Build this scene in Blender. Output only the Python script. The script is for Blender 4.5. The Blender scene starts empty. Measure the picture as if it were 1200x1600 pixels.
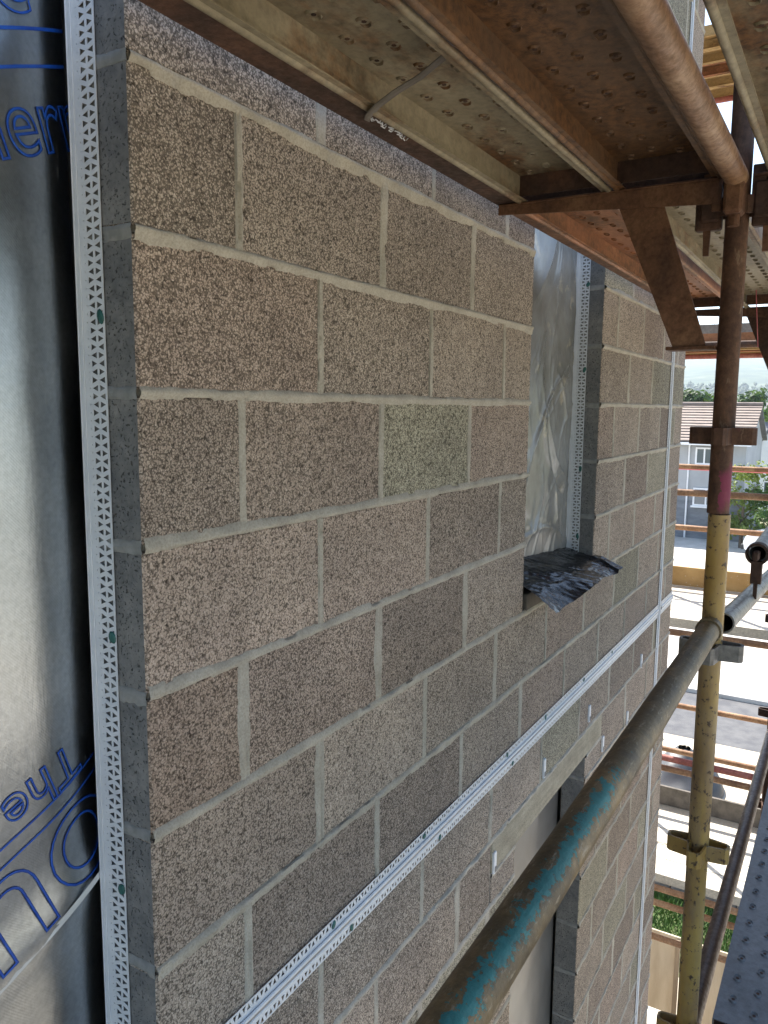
import bpy, bmesh, math, random
from mathutils import Vector, Matrix, noise as mn
random.seed(7)
sc = bpy.context.scene
col = sc.collection
R = math.radians
# ------------------------------------------------------------------ camera, sky, sun, exposure
cam_d = bpy.data.cameras.new('camera'); cam = bpy.data.objects.new('camera', cam_d); col.objects.link(cam)
yaw, pit, rol = 1.0358472, -0.1324989, 0.0091876
fw = Vector((math.cos(pit)*math.sin(yaw), math.cos(pit)*math.cos(yaw), math.sin(pit)))
r0 = Vector((math.cos(yaw), -math.sin(yaw), 0)); u0 = r0.cross(fw)
rt = r0*math.cos(rol)+u0*math.sin(rol); up = u0*math.cos(rol)-r0*math.sin(rol)
cam.matrix_world = Matrix(((rt.x, up.x, -fw.x, -0.7962), (rt.y, up.y, -fw.y, -0.8771), (rt.z, up.z, -fw.z, -0.0161), (0, 0, 0, 1)))
cam_d.sensor_fit = 'VERTICAL'; cam_d.sensor_height = 36; cam_d.lens = 1237.2/1600*36
cam_d.clip_start = 0.02; cam_d.clip_end = 20000
sc.camera = cam
SUN_EL, SUN_AZ = 50, 47            # azimuth measured from +X towards +Y
sd = Vector((math.cos(R(SUN_EL))*math.cos(R(SUN_AZ)), math.cos(R(SUN_EL))*math.sin(R(SUN_AZ)), math.sin(R(SUN_EL))))
w = bpy.data.worlds.new('World'); sc.world = w; w.use_nodes = True
nt = w.node_tree; bg = nt.nodes['Background']; sk = nt.nodes.new('ShaderNodeTexSky')
sk.sky_type = 'NISHITA'; sk.sun_disc = False; sk.sun_elevation = R(SUN_EL); sk.sun_rotation = R(90-SUN_AZ)
sk.dust_density = 0.8; sk.air_density = 1.0; sk.ozone_density = 1.4
nt.links.new(sk.outputs[0], bg.inputs[0]); bg.inputs[1].default_value = 0.11
sl = bpy.data.lights.new('sun', 'SUN'); sl.energy = 5.0; sl.angle = R(0.53); sl.color = (1, .95, .87)
so = bpy.data.objects.new('sun', sl); col.objects.link(so); so.rotation_euler = sd.to_track_quat('Z', 'Y').to_euler()
sc.view_settings.view_transform = 'Standard'; sc.view_settings.look = 'None'
sc.view_settings.exposure = 1.68; sc.view_settings.gamma = 1
sc.render.engine = 'CYCLES'; sc.cycles.max_bounces = 8; sc.cycles.diffuse_bounces = 5; sc.cycles.volume_bounces = 0
sc.cycles.use_denoising = True; sc.cycles.denoising_prefilter = 'NONE'

# ------------------------------------------------------------------ helpers
class MB:
    def __init__(s): s.v = []; s.f = []; s.m = []
    def add(s, vs, fs, mi=0):
        b = len(s.v); s.v += [tuple(p) for p in vs]; s.f += [tuple(b+i for i in f) for f in fs]; s.m += [mi]*len(fs); return s
    def box(s, x0, x1, y0, y1, z0, z1, mi=0):
        return s.add([(x, y, z) for x in (x0, x1) for y in (y0, y1) for z in (z0, z1)],
            [(0, 1, 3, 2), (4, 6, 7, 5), (0, 4, 5, 1), (2, 3, 7, 6), (0, 2, 6, 4), (1, 5, 7, 3)], mi)
    def bbox(s, x0, x1, y0, y1, z0, z1, b, mi=0):
        bm = bmesh.new(); bmesh.ops.create_cube(bm, size=1)
        for v in bm.verts: v.co = Vector(((x0+x1)/2+v.co.x*(x1-x0), (y0+y1)/2+v.co.y*(y1-y0), (z0+z1)/2+v.co.z*(z1-z0)))
        bmesh.ops.bevel(bm, geom=list(bm.edges), offset=b, segments=1, affect='EDGES')
        bm.verts.index_update(); s.add([v.co for v in bm.verts], [[v.index for v in f.verts] for f in bm.faces], mi); bm.free(); return s
    def tube(s, a, b, r, n=16, r2=None, cap=True, mi=0, wob=0, seg=1):
        a = Vector(a); b = Vector(b); d = (b-a).normalized(); p = d.orthogonal().normalized()
        if abs(d.z) < .9: p = Vector((0, 0, 1)).cross(d).normalized()
        q = d.cross(p); r2 = r if r2 is None else r2; vs = []
        for k in range(seg+1):
            t = k/seg; c = a.lerp(b, t)
            for i in range(n):
                th = 2*math.pi*i/n; rr = (r*(1-t)+r2*t)
                if wob: rr += wob*mn.noise(Vector((c.x*9+math.cos(th), c.y*9+math.sin(th), c.z*9)))
                vs.append(c+p*math.cos(th)*rr+q*math.sin(th)*rr)
        fs = [(k*n+i, k*n+(i+1) % n, (k+1)*n+(i+1) % n, (k+1)*n+i) for k in range(seg) for i in range(n)]
        if cap: fs += [tuple(range(n))[::-1], tuple(range(seg*n, seg*n+n))]
        return s.add(vs, fs, mi)
    def pipe(s, a, b, r, t=.0038, n=24, mi=0, seg=12, wob=0):     # hollow tube
        s.tube(a, b, r, n, cap=False, mi=mi, seg=seg, wob=wob)
        k = len(s.v); s.tube(b, a, r-t, n, cap=False, mi=mi)
        o = k-(seg+1)*n
        for i in range(n):
            j = (i+1) % n
            # rings: outer a at o, outer b at o+seg*n ; inner is built b -> a with mirrored winding
            def near(ring, pt): return min(range(ring, ring+n), key=lambda q: (Vector(s.v[q])-Vector(pt)).length)
            s.f.append((o+i, near(k+n, s.v[o+i]), near(k+n, s.v[o+j]), o+j)); s.m.append(mi)
            e = o+seg*n
            s.f.append((e+j, near(k, s.v[e+j]), near(k, s.v[e+i]), e+i)); s.m.append(mi)
        return s
    def prism(s, pts, axis, a, b, mi=0):     # polygon pts in the two other axes, extruded a..b along axis
        n = len(pts)
        def P(p, t): return {0: (t, p[0], p[1]), 1: (p[0], t, p[1]), 2: (p[0], p[1], t)}[axis]
        vs = [P(p, a) for p in pts]+[P(p, b) for p in pts]
        return s.add(vs, [tuple(range(n))[::-1], tuple(range(n, 2*n))]+[(i, (i+1) % n, n+(i+1) % n, n+i) for i in range(n)], mi)
    def grid(s, fn, nu, nv, mi=0):
        vs = [fn(i/nu, j/nv) for j in range(nv+1) for i in range(nu+1)]
        return s.add(vs, [(j*(nu+1)+i, j*(nu+1)+i+1, (j+1)*(nu+1)+i+1, (j+1)*(nu+1)+i) for j in range(nv) for i in range(nu)], mi)
    def mesh(s, name, mats, smooth=False, angle=None):
        me = bpy.data.meshes.new(name); me.from_pydata(s.v, [], s.f); me.update()
        bm = bmesh.new(); bm.from_mesh(me); bmesh.ops.recalc_face_normals(bm, faces=bm.faces); bm.to_mesh(me); bm.free()
        for m in (mats if isinstance(mats, (list, tuple)) else [mats]): me.materials.append(m)
        me.polygons.foreach_set('material_index', s.m)
        if smooth:
            me.polygons.foreach_set('use_smooth', [True]*len(s.f))
            me.set_sharp_from_angle(angle=R(angle or 40))
        return me
    def build(s, name, mats, parent=None, smooth=False, angle=None, loc=None):
        return obj(name, s.mesh(name, mats, smooth, angle), parent, loc)
def obj(name, me, parent=None, loc=None):
    o = bpy.data.objects.new(name, me); col.objects.link(o)
    if parent: o.parent = parent
    if loc: o.location = loc
    return o
def tag(o, label=None, cat=None, group=None, kind=None):
    if label: o['label'] = label
    if cat: o['category'] = cat
    if group: o['group'] = group
    if kind: o['kind'] = kind
    return o
def empty(name, loc, label, cat, group=None, rz=0):
    o = bpy.data.objects.new(name, None); col.objects.link(o); o.location = loc; o.rotation_euler.z = rz
    o.empty_display_size = .1; return tag(o, label, cat, group)
def copy_tree(o, parent=None):
    c = o.copy(); col.objects.link(c); c.parent = parent
    for ch in list(o.children): copy_tree(ch, c)
    return c
def N(x, y=0, z=0): return mn.noise(Vector((x, y, z)))
def FB(x, y, z, o=4):
    a, s, f = 0, 1, 1
    for _ in range(o): a += s*mn.noise(Vector((x*f, y*f, z*f))); s *= .5; f *= 2.1
    return a
# ------------------------------------------------------------------ materials
class M:
    def __init__(s, name, rough=.8, metal=0, spec=.5):
        s.mat = bpy.data.materials.new(name); s.mat.use_nodes = True; s.t = s.mat.node_tree
        s.b = s.t.nodes['Principled BSDF']; s.b.inputs['Roughness'].default_value = rough; s.b.inputs['Metallic'].default_value = metal
        s.b.inputs['Specular IOR Level'].default_value = spec; s.co = None
    def n(s, typ, **k):
        n = s.t.nodes.new('ShaderNode'+typ)
        for a, v in k.items(): setattr(n, a, v)
        return n
    def l(s, a, b): s.t.links.new(a, b)
    def coord(s, scale=(1, 1, 1), off=False):
        tc = s.n('TexCoord'); o = tc.outputs['Object']
        if off:
            oi = s.n('ObjectInfo'); ml = s.n('VectorMath', operation='SCALE'); cx = s.n('CombineXYZ')
            mu = s.n('Math', operation='MULTIPLY'); s.l(oi.outputs['Random'], mu.inputs[0]); mu.inputs[1].default_value = 37
            for i in range(3): s.l(mu.outputs[0], cx.inputs[i])
            ad = s.n('VectorMath', operation='ADD'); s.l(o, ad.inputs[0]); s.l(cx.outputs[0], ad.inputs[1]); o = ad.outputs[0]
        mp = s.n('Mapping'); mp.inputs['Scale'].default_value = scale; s.l(o, mp.inputs[0]); return mp.outputs[0]
    def noise(s, co, scale, detail=4, rough=.6, dist=0):
        n = s.n('TexNoise'); n.inputs['Scale'].default_value = scale; n.inputs['Detail'].default_value = detail
        n.inputs['Roughness'].default_value = rough; n.inputs['Distortion'].default_value = dist; s.l(co, n.inputs['Vector']); return n.outputs['Fac']
    def vor(s, co, scale, feat='F1', out='Distance'):
        n = s.n('TexVoronoi', feature=feat); n.inputs['Scale'].default_value = scale; s.l(co, n.inputs['Vector']); return n.outputs[out]
    def ramp(s, fac, stops, const=False):
        r = s.n('ValToRGB'); e = r.color_ramp.elements
        if const: r.color_ramp.interpolation = 'CONSTANT'
        while len(e) < len(stops): e.new(.5)
        for k, (p, c) in enumerate(stops):
            e[k].position = p; c = c if isinstance(c, (tuple, list)) else (c, c, c); e[k].color = (*c, 1)
        s.l(fac, r.inputs[0]); return r.outputs[0]
    def mix(s, a, b, fac, mode='MIX'):
        m = s.n('Mix', data_type='RGBA', blend_type=mode)
        for k, v in ((6, a), (7, b), (0, fac)):
            if isinstance(v, (int, float)): m.inputs[k].default_value = v
            elif isinstance(v, tuple): m.inputs[k].default_value = (*v, 1)
            else: s.l(v, m.inputs[k])
        return m.outputs[2]
    def col(s, c):
        if isinstance(c, tuple): s.b.inputs['Base Color'].default_value = (*c, 1)
        else: s.l(c, s.b.inputs['Base Color'])
        return s
    def rough(s, v): s.l(v, s.b.inputs['Roughness']); return s
    def bump(s, h, dist, strength=1):
        b = s.n('Bump'); b.inputs['Distance'].default_value = dist; b.inputs['Strength'].default_value = strength
        if s.b.inputs['Normal'].is_linked: s.l(s.b.inputs['Normal'].links[0].from_socket, b.inputs['Normal'])
        s.l(h, b.inputs['Height']); s.l(b.outputs[0], s.b.inputs['Normal']); return s
def simple(name, a, b, scale, rough=.8, metal=0, bump=0, detail=5, off=True, sc3=(1, 1, 1), lo=.35, hi=.65):
    m = M(name, rough, metal); c = m.coord(sc3, off); f = m.noise(c, scale, detail)
    m.col(m.ramp(f, [(lo, a), (hi, b)]))
    if bump: m.bump(f, bump)
    return m.mat
def mk_block():
    # crumbly aggregate: packed grains with open pores between them
    m = M('block_face', .95, 0, .15); c = m.coord((1, 1, 1), True)
    wob = m.n('TexNoise'); wob.inputs['Scale'].default_value = 120; wob.inputs['Detail'].default_value = 2; m.l(c, wob.inputs['Vector'])
    wv = m.n('VectorMath', operation='MULTIPLY_ADD'); m.l(wob.outputs['Color'], wv.inputs[0]); wv.inputs[1].default_value = (.006, .006, .006); m.l(c, wv.inputs[2]); cw = wv.outputs[0]
    d1 = m.vor(cw, 300); v1 = m.vor(cw, 300, 'F1', 'Color'); d2 = m.vor(cw, 150); clus = m.noise(c, 55, 3, .6)
    fine = m.noise(c, 650, 2); big = m.noise(c, 5, 3); mid = m.noise(c, 22, 3, .6)
    grain = m.ramp(v1, [(0, (.28, .236, .198)), (.35, (.375, .32, .27)), (.7, (.45, .39, .332)), (.93, (.52, .46, .40)), (1, (.69, .635, .575))])
    t = m.n('Math', operation='MULTIPLY_ADD'); m.l(clus, t.inputs[0]); t.inputs[1].default_value = -.4; m.l(d1, t.inputs[2])     # pores cluster
    oir = m.n('ObjectInfo'); tr = m.n('Math', operation='MULTIPLY_ADD'); m.l(oir.outputs['Random'], tr.inputs[0]); tr.inputs[1].default_value = .13; tr.inputs[2].default_value = -.065
    ta = m.n('Math', operation='ADD'); m.l(t.outputs[0], ta.inputs[0]); m.l(tr.outputs[0], ta.inputs[1]); t = ta
    pore = m.ramp(t.outputs[0], [(.27, 1), (.41, .40)])
    p2 = m.ramp(d2, [(.64, 1), (.80, .48)])
    c1 = m.mix(grain, pore, 1, 'MULTIPLY'); c1 = m.mix(c1, p2, 1, 'MULTIPLY')
    c1 = m.mix(c1, m.ramp(fine, [(.3, .86), (.7, 1.12)]), 1, 'MULTIPLY')
    c1 = m.mix(c1, m.ramp(big, [(.3, (.88, .87, .87)), (.7, (1.1, 1.09, 1.07))]), 1, 'MULTIPLY')
    c1 = m.mix(c1, m.ramp(mid, [(.3, .92), (.7, 1.06)]), 1, 'MULTIPLY')
    oi = m.n('ObjectInfo'); c1 = m.mix(c1, oi.outputs['Color'], 1, 'MULTIPLY')
    m.col(c1); hh = m.mix(pore, p2, .5); m.bump(hh, .0035, 1); m.bump(d1, .0016, .8); return m.mat
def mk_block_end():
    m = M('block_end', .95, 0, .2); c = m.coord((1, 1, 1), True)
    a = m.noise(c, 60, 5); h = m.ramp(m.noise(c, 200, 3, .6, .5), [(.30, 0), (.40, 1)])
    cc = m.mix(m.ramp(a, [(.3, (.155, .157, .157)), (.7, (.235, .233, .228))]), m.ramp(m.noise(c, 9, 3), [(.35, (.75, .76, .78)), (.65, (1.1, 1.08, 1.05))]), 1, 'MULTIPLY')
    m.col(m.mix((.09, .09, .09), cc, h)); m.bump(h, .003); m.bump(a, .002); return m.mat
def mk_mortar():
    m = M('mortar', .95, 0, .2); c = m.coord(); a = m.noise(c, 14, 4); b = m.noise(c, 260, 3)
    cc = m.mix(m.ramp(a, [(.3, (.36, .335, .285)), (.7, (.50, .465, .40))]), m.ramp(b, [(.3, (.78, .77, .76)), (.6, (1.05, 1.04, 1.03))]), 1, 'MULTIPLY')
    m.col(cc); m.bump(b, .0012); return m.mat
def mk_lintel():
    m = M('lintel_concrete', .92, 0, .25); c = m.coord(); a = m.noise(c, 9, 6, .65); st = m.noise(m.coord((.12, 1, 1)), 40, 4, .6)
    b = m.ramp(m.noise(c, 210, 3, .65), [(.33, .55), (.45, 1)]); p = m.ramp(m.vor(c, 90), [(.08, .35), (.16, 1)])
    cc = m.mix(m.ramp(a, [(.28, (.25, .225, .17)), (.5, (.335, .305, .235)), (.72, (.43, .395, .31))]), b, 1, 'MULTIPLY')
    cc = m.mix(cc, m.ramp(st, [(.3, .8), (.7, 1.12)]), 1, 'MULTIPLY'); m.col(m.mix(cc, p, .5, 'MULTIPLY')); m.bump(b, .0018); m.bump(a, .002); return m.mat
def mk_rust(name, dark, mid, light, rough=.75, sc=1.0, metal=0, streak=(1, 1, 1)):
    m = M(name, rough, metal, .4); c = m.coord(streak, True); a = m.noise(c, 7*sc, 6, .65, .4); b = m.noise(c, 70*sc, 5, .7)
    cc = m.mix(m.ramp(a, [(.28, dark), (.5, mid), (.72, light)]), m.ramp(b, [(.25, .55), (.6, 1.15)]), 1, 'MULTIPLY')
    m.col(cc); m.bump(b, .0012, .8); m.rough(m.ramp(b, [(.3, rough+.1), (.7, rough-.2)])); return m.mat
def mk_teal_tube():
    # old brown scaffold tube with worn blue-green paint left on the upper side of one stretch
    m = M('worn_teal_tube', .5, 0, .5); c = m.coord((1, 1, 1)); a = m.noise(c, 9, 6, .65); b = m.noise(c, 85, 5, .7); cs = m.coord((.25, 1, 1)); st = m.noise(cs, 120, 4, .7)
    base = m.mix(m.ramp(a, [(.3, (.045, .034, .017)), (.5, (.125, .088, .042)), (.72, (.27, .185, .085))]), m.ramp(b, [(.25, .6), (.65, 1.25)]), 1, 'MULTIPLY')
    scr = m.ramp(st, [(.57, 0), (.68, .9)]); base = m.mix(base, (.30, .25, .18), scr)
    tc = m.n('TexCoord'); sp = m.n('SeparateXYZ'); m.l(tc.outputs['Object'], sp.inputs[0])
    ang = m.n('Math', operation='ARCTAN2'); m.l(sp.outputs[2], ang.inputs[0]); m.l(sp.outputs[1], ang.inputs[1])   # 0 = +y side, pi/2 = top
    d = m.n('Math', operation='SUBTRACT'); m.l(ang.outputs[0], d.inputs[0]); d.inputs[1].default_value = 2.1
    ab = m.n('Math', operation='ABSOLUTE'); m.l(d.outputs[0], ab.inputs[0])
    xs = m.n('Math', operation='SUBTRACT'); m.l(sp.outputs[0], xs.inputs[0]); xs.inputs[1].default_value = -.10
    xa = m.n('Math', operation='ABSOLUTE'); m.l(xs.outputs[0], xa.inputs[0])
    edge = m.n('Math', operation='MULTIPLY_ADD'); m.l(xa.outputs[0], edge.inputs[0]); edge.inputs[1].default_value = 6; edge.inputs[2].default_value = -1.5; mx = m.n('Math', operation='MAXIMUM'); m.l(edge.outputs[0], mx.inputs[0]); mx.inputs[1].default_value = 0; edge = mx
    e5 = m.n('Math', operation='ADD'); m.l(edge.outputs[0], e5.inputs[0]); m.l(ab.outputs[0], e5.inputs[1])
    n2 = m.n('Math', operation='MULTIPLY_ADD'); m.l(m.noise(c, 46, 8, .74, .5), n2.inputs[0]); n2.inputs[1].default_value = 3.0; m.l(e5.outputs[0], n2.inputs[2])
    mask = m.ramp(n2.outputs[0], [(.0, 1), (1, 1)])
    lt = m.n('Math', operation='LESS_THAN'); chp = m.n('Math', operation='MULTIPLY_ADD'); m.l(m.noise(c, 150, 4, .7), chp.inputs[0]); chp.inputs[1].default_value = 1.6; m.l(n2.outputs[0], chp.inputs[2]); m.l(chp.outputs[0], lt.inputs[0]); lt.inputs[1].default_value = 2.66
    teal = m.mix(m.ramp(a, [(.3, (.016, .13, .135)), (.7, (.045, .235, .235))]), m.ramp(b, [(.3, .75), (.7, 1.15)]), 1, 'MULTIPLY')
    m.col(m.mix(base, teal, lt.outputs[0])); m.bump(b, .0012, .8); hb = m.n('Math', operation='ADD'); m.l(st, hb.inputs[0]); m.l(lt.outputs[0], hb.inputs[1]); m.bump(hb.outputs[0], .0008)
    return m.mat
def mk_yellow():
    m = M('worn_yellow_paint', .45, 0, .5); c = m.coord((1, 1, .45)); a = m.noise(c, 10, 5, .6); b = m.noise(m.coord(), 75, 4, .65); z = m.noise(c, 2.6, 3)
    chips = m.ramp(b, [(.58, 0), (.64, 1)]); wear = m.ramp(m.noise(m.coord((1, 1, .3)), 7, 6, .72), [(.44, 0), (.60, .95)])
    y = m.ramp(a, [(.3, (.27, .155, .035)), (.7, (.44, .30, .085))])
    y = m.mix(y, m.ramp(a, [(.3, (.16, .09, .04)), (.7, (.33, .24, .13))]), wear)
    m.col(m.mix(y, (.075, .045, .028), chips)); m.bump(chips, .0006); return m.mat
def mk_foil():
    m = M('foil', .24, 1.0, .5); tc = m.coord(); a = m.noise(tc, 5, 5, .6)
    cc = m.mix(m.ramp(a, [(.3, (.33, .355, .38)), (.7, (.52, .55, .575))]), m.ramp(m.noise(tc, 120, 4), [(.3, .85), (.7, 1.08)]), 1, 'MULTIPLY')
    scuff = m.ramp(m.noise(m.coord((1, 1, .28)), 70, 6, .75), [(.64, 0), (.74, .8)]); iv = m.n('Math', operation='MULTIPLY_ADD'); m.l(scuff, iv.inputs[0]); iv.inputs[1].default_value = -.9; iv.inputs[2].default_value = 1; m.l(iv.outputs[0], m.b.inputs['Metallic'])
    m.col(m.mix(cc, (.5, .5, .48), scuff)); m.rough(m.ramp(m.noise(tc, 5, 2), [(.3, .28), (.7, .36)]))
    c2 = m.coord((1, 1, 1)); wv = m.n('TexWave', wave_type='BANDS', bands_direction='DIAGONAL'); wv.inputs['Scale'].default_value = 130; m.l(c2, wv.inputs['Vector'])
    m.bump(wv.outputs['Fac'], .0002, .25); m.bump(m.noise(m.coord((1, 1, .6)), 14, 5, .65, .6), .005, .22); m.bump(m.noise(m.coord((1, 1, .25)), 75, 4, .7), .0012, .25); return m.mat
def mk_board(name, a, b, rustamt, rough=.6, metal=0.0):
    m = M(name, rough, metal, .45); c = m.coord((.5, 1, 1), True); f = m.noise(c, 6, 6, .6, .3); g = m.noise(m.coord((1, 1, 1), True), 60, 5, .7)
    cc = m.ramp(f, [(.3, a), (.7, b)])
    rm = m.ramp(m.noise(c, 4.3, 6, .7), [(.62-rustamt, 0), (.72-rustamt*.6, 1)])
    cc = m.mix(cc, m.ramp(g, [(.3, (.055, .028, .014)), (.7, (.20, .095, .035))]), rm)
    cc = m.mix(cc, m.ramp(g, [(.25, .68), (.6, 1.1)]), 1, 'MULTIPLY'); m.col(cc); m.bump(g, .0008); return m.mat
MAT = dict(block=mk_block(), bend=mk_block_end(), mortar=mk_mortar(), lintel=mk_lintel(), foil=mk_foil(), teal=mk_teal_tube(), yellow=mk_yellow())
MAT['rust'] = mk_rust('rusty_tube', (.045, .020, .012), (.125, .057, .030), (.22, .115, .062))
def mk_std():
    m = M('rusty_standard', .7, 0, .4); c = m.coord((1, 1, .4)); a = m.noise(c, 16, 6, .7, .6); b = m.noise(m.coord(), 80, 5, .7); e = m.noise(m.coord((1, 1, .35)), 30, 5, .75)
    cc = m.mix(m.ramp(a, [(.3, (.045, .020, .013)), (.5, (.10, .048, .028)), (.7, (.17, .09, .05))]), m.ramp(b, [(.25, .55), (.65, 1.25)]), 1, 'MULTIPLY')
    cc = m.mix(cc, (.27, .185, .12), m.ramp(e, [(.60, 0), (.70, .75)]))
    tc = m.n('TexCoord'); sp = m.n('SeparateXYZ'); m.l(tc.outputs['Object'], sp.inputs[0])
    z1 = m.n('Math', operation='SUBTRACT'); m.l(sp.outputs[2], z1.inputs[0]); z1.inputs[1].default_value = .055
    z2 = m.n('Math', operation='ABSOLUTE'); m.l(z1.outputs[0], z2.inputs[0])
    z3 = m.n('Math', operation='MULTIPLY_ADD'); m.l(z2.outputs[0], z3.inputs[0]); z3.inputs[1].default_value = 9; m.l(m.noise(m.coord((1, 1, .5)), 26, 4, .6), z3.inputs[2])
    pk = m.ramp(z3.outputs[0], [(.68, 1), (.98, 0)]); sd_ = m.n('Math', operation='LESS_THAN'); pn = m.n('Math', operation='MULTIPLY_ADD'); m.l(m.noise(m.coord(), 60, 4), pn.inputs[0]); pn.inputs[1].default_value = .03; m.l(sp.outputs[1], pn.inputs[2]); m.l(pn.outputs[0], sd_.inputs[0]); sd_.inputs[1].default_value = .013
    pm = m.n('Math', operation='MULTIPLY'); m.l(pk, pm.inputs[0]); m.l(sd_.outputs[0], pm.inputs[1])
    cc = m.mix(cc, m.mix(cc, (.26, .03, .09), .7), pm.outputs[0])
    m.col(cc); m.bump(b, .0014, .9); return m.mat
MAT['rust_std'] = mk_std()
MAT['rust_dark'] = mk_rust('dark_rust', (.022, .012, .009), (.06, .03, .02), (.13, .062, .036))
MAT['rust_orange'] = mk_rust('orange_rust', (.15, .075, .04), (.29, .16, .085), (.42, .27, .16))
MAT['rust_warm'] = mk_rust('warm_brown_tube', (.12, .06, .032), (.23, .125, .065), (.34, .215, .125), .55)
MAT['grey_tube'] = mk_rust('grey_galvanised_tube', (.10, .095, .09), (.19, .18, .17), (.30, .285, .265), .45)
MAT['purple_tube'] = mk_rust('dull_purple_brown_tube', (.06, .038, .034), (.12, .08, .07), (.19, .14, .12), .5)
MAT['red_tube'] = mk_rust('faded_red_paint', (.16, .045, .035), (.27, .08, .065), (.36, .15, .12), .6)
MAT['brd_tan'] = mk_board('tan_steel_board', (.18, .15, .095), (.33, .285, .195), .11)
MAT['brd_rust'] = mk_board('rusty_steel_board', (.10, .058, .032), (.20, .12, .066), .24)
MAT['brd_orange'] = mk_board('orange_rust_board', (.24, .095, .04), (.42, .19, .09), .16)
MAT['brd_grey'] = mk_board('grey_steel_board', (.11, .122, .135), (.19, .205, .22), -.06, .42)
MAT['brd_pale'] = mk_board('pale_board', (.42, .38, .31), (.58, .53, .44), .0)
MAT['brd_yell'] = mk_board('yellow_brown_board', (.30, .20, .085), (.48, .34, .16), .05)
MAT['white_plastic'] = simple('white_plastic', (.60, .63, .67), (.70, .72, .75), 30, .4)
MAT['green'] = simple('green_dab', (.015, .085, .075), (.03, .13, .115), 60, .5)
MAT['blue_print'] = simple('blue_print', (.004, .05, .32), (.01, .09, .46), 40, .5)
MAT['tape'] = simple('silver_tape', (.55, .56, .56), (.7, .71, .7), 20, .3)
MAT['black_poly'] = simple('black_polythene', (.006, .007, .009), (.018, .019, .022), 12, .2); MAT['black_poly'].node_tree.nodes['Principled BSDF'].inputs['Specular IOR Level'].default_value = .15
MAT['timber'] = simple('timber', (.20, .15, .10), (.34, .26, .175), 9, .8, bump=.001, sc3=(1, 1, .15))
MAT['grey_timber'] = simple('grey_timber', (.085, .075, .062), (.15, .13, .11), 14, .85, bump=.001)
MAT['ply'] = simple('plywood', (.38, .31, .22), (.52, .44, .33), 5, .8, sc3=(1, 1, .2))
MAT['ply_orange'] = simple('orange_plywood', (.30, .18, .065), (.42, .27, .11), 6, .8, bump=.0008)
MAT['inner'] = simple('inner_wall', (.16, .155, .15), (.25, .24, .23), 8, .9)
MAT['concrete'] = simple('pale_concrete', (.46, .43, .38), (.56, .53, .48), 1.2, .9, off=False)
MAT['asphalt'] = simple('asphalt', (.07, .07, .075), (.11, .108, .108), 3, .9, off=False)
MAT['earth'] = simple('earth', (.10, .12, .05), (.22, .21, .12), .05, .95, off=False)
MAT['yard'] = simple('yard_gravel', (.39, .33, .245), (.53, .46, .36), .9, .95, off=False, bump=.01)
MAT['string'] = simple('pink_string', (.5, .12, .16), (.6, .2, .22), 30)
MAT['red_plastic'] = simple('red_plastic', (.50, .02, .02), (.6, .04, .03), 4, .4)
MAT['tarp'] = simple('grey_tarpaulin', (.022, .024, .027), (.05, .052, .056), 3, .5)
MAT['galv'] = simple('galvanised_sheet', (.16, .17, .19), (.27, .28, .30), 14, .4, .6)
m_ = M('wrinkled_film', .24, .06, .6); c_ = m_.coord()
m_.col(m_.mix(m_.ramp(m_.noise(c_, 3.2, 5, .6), [(.3, (.13, .125, .11)), (.5, (.22, .218, .205)), (.7, (.32, .325, .325))]), (.58, .5, .36), m_.ramp(m_.noise(c_, 8, 4), [(.60, 0), (.72, .65)])))
m_.bump(m_.noise(m_.coord((1, 1, .8)), 9, 3, .5, .8), .006, .4); MAT['film'] = m_.mat
m_ = M('dull_film', .3, .1, .5); c_ = m_.coord()
m_.col(m_.ramp(m_.noise(c_, 3, 5), [(.3, (.09, .09, .09)), (.7, (.16, .165, .17))])); MAT['film2'] = m_.mat

# ------------------------------------------------------------------ ground and setting
GZ = -7.2
def sheet(name, x0, x1, y0, y1, z, mat):
    return tag(MB().add([(x0, y0, z), (x1, y0, z), (x1, y1, z), (x0, y1, z)], [(0, 1, 2, 3)]).build(name, mat), kind='structure')
sheet('ground', -3500, 3500, -3500, 3500, GZ-.012, MAT['earth'])
sheet('yard', -20, 17, -30, 14, GZ-.008, MAT['yard'])
sheet('pavement', 20.12, 34, -60, 80, GZ+.10, MAT['concrete'])
tag(MB().bbox(20, 20.12, -60, 80, GZ-.1, GZ+.104, .012).build('kerb', MAT['concrete']), kind='structure')
sheet('road', 17, 20, -60, 80, GZ-.004, MAT['asphalt'])
sheet('forecourt', 34, 52, -40, 60, GZ-.004, MAT['concrete'])
def hillz(x, y):
    d = max(0, (x-700)/1700); 
    return GZ+ (d**1.3)*150*(.75+.55*FB(y/1400+3, x/2600, 1, 3)) - max(0, (y-250)/1500)*55
m_ = M('hillside', 1); c_ = m_.coord()
hc = m_.ramp(m_.noise(c_, .018, 6, .7), [(.35, (.02, .04, .022)), (.5, (.04, .065, .03)), (.62, (.075, .095, .05)), (.74, (.15, .15, .12))]); m_.col(hc)
tag(MB().grid(lambda a, b: (260+3000*a, -1900+4200*b, hillz(260+3000*a, -1900+4200*b)-.3), 60, 80).build('hill', m_.mat, smooth=True, angle=180), kind='structure')

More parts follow.
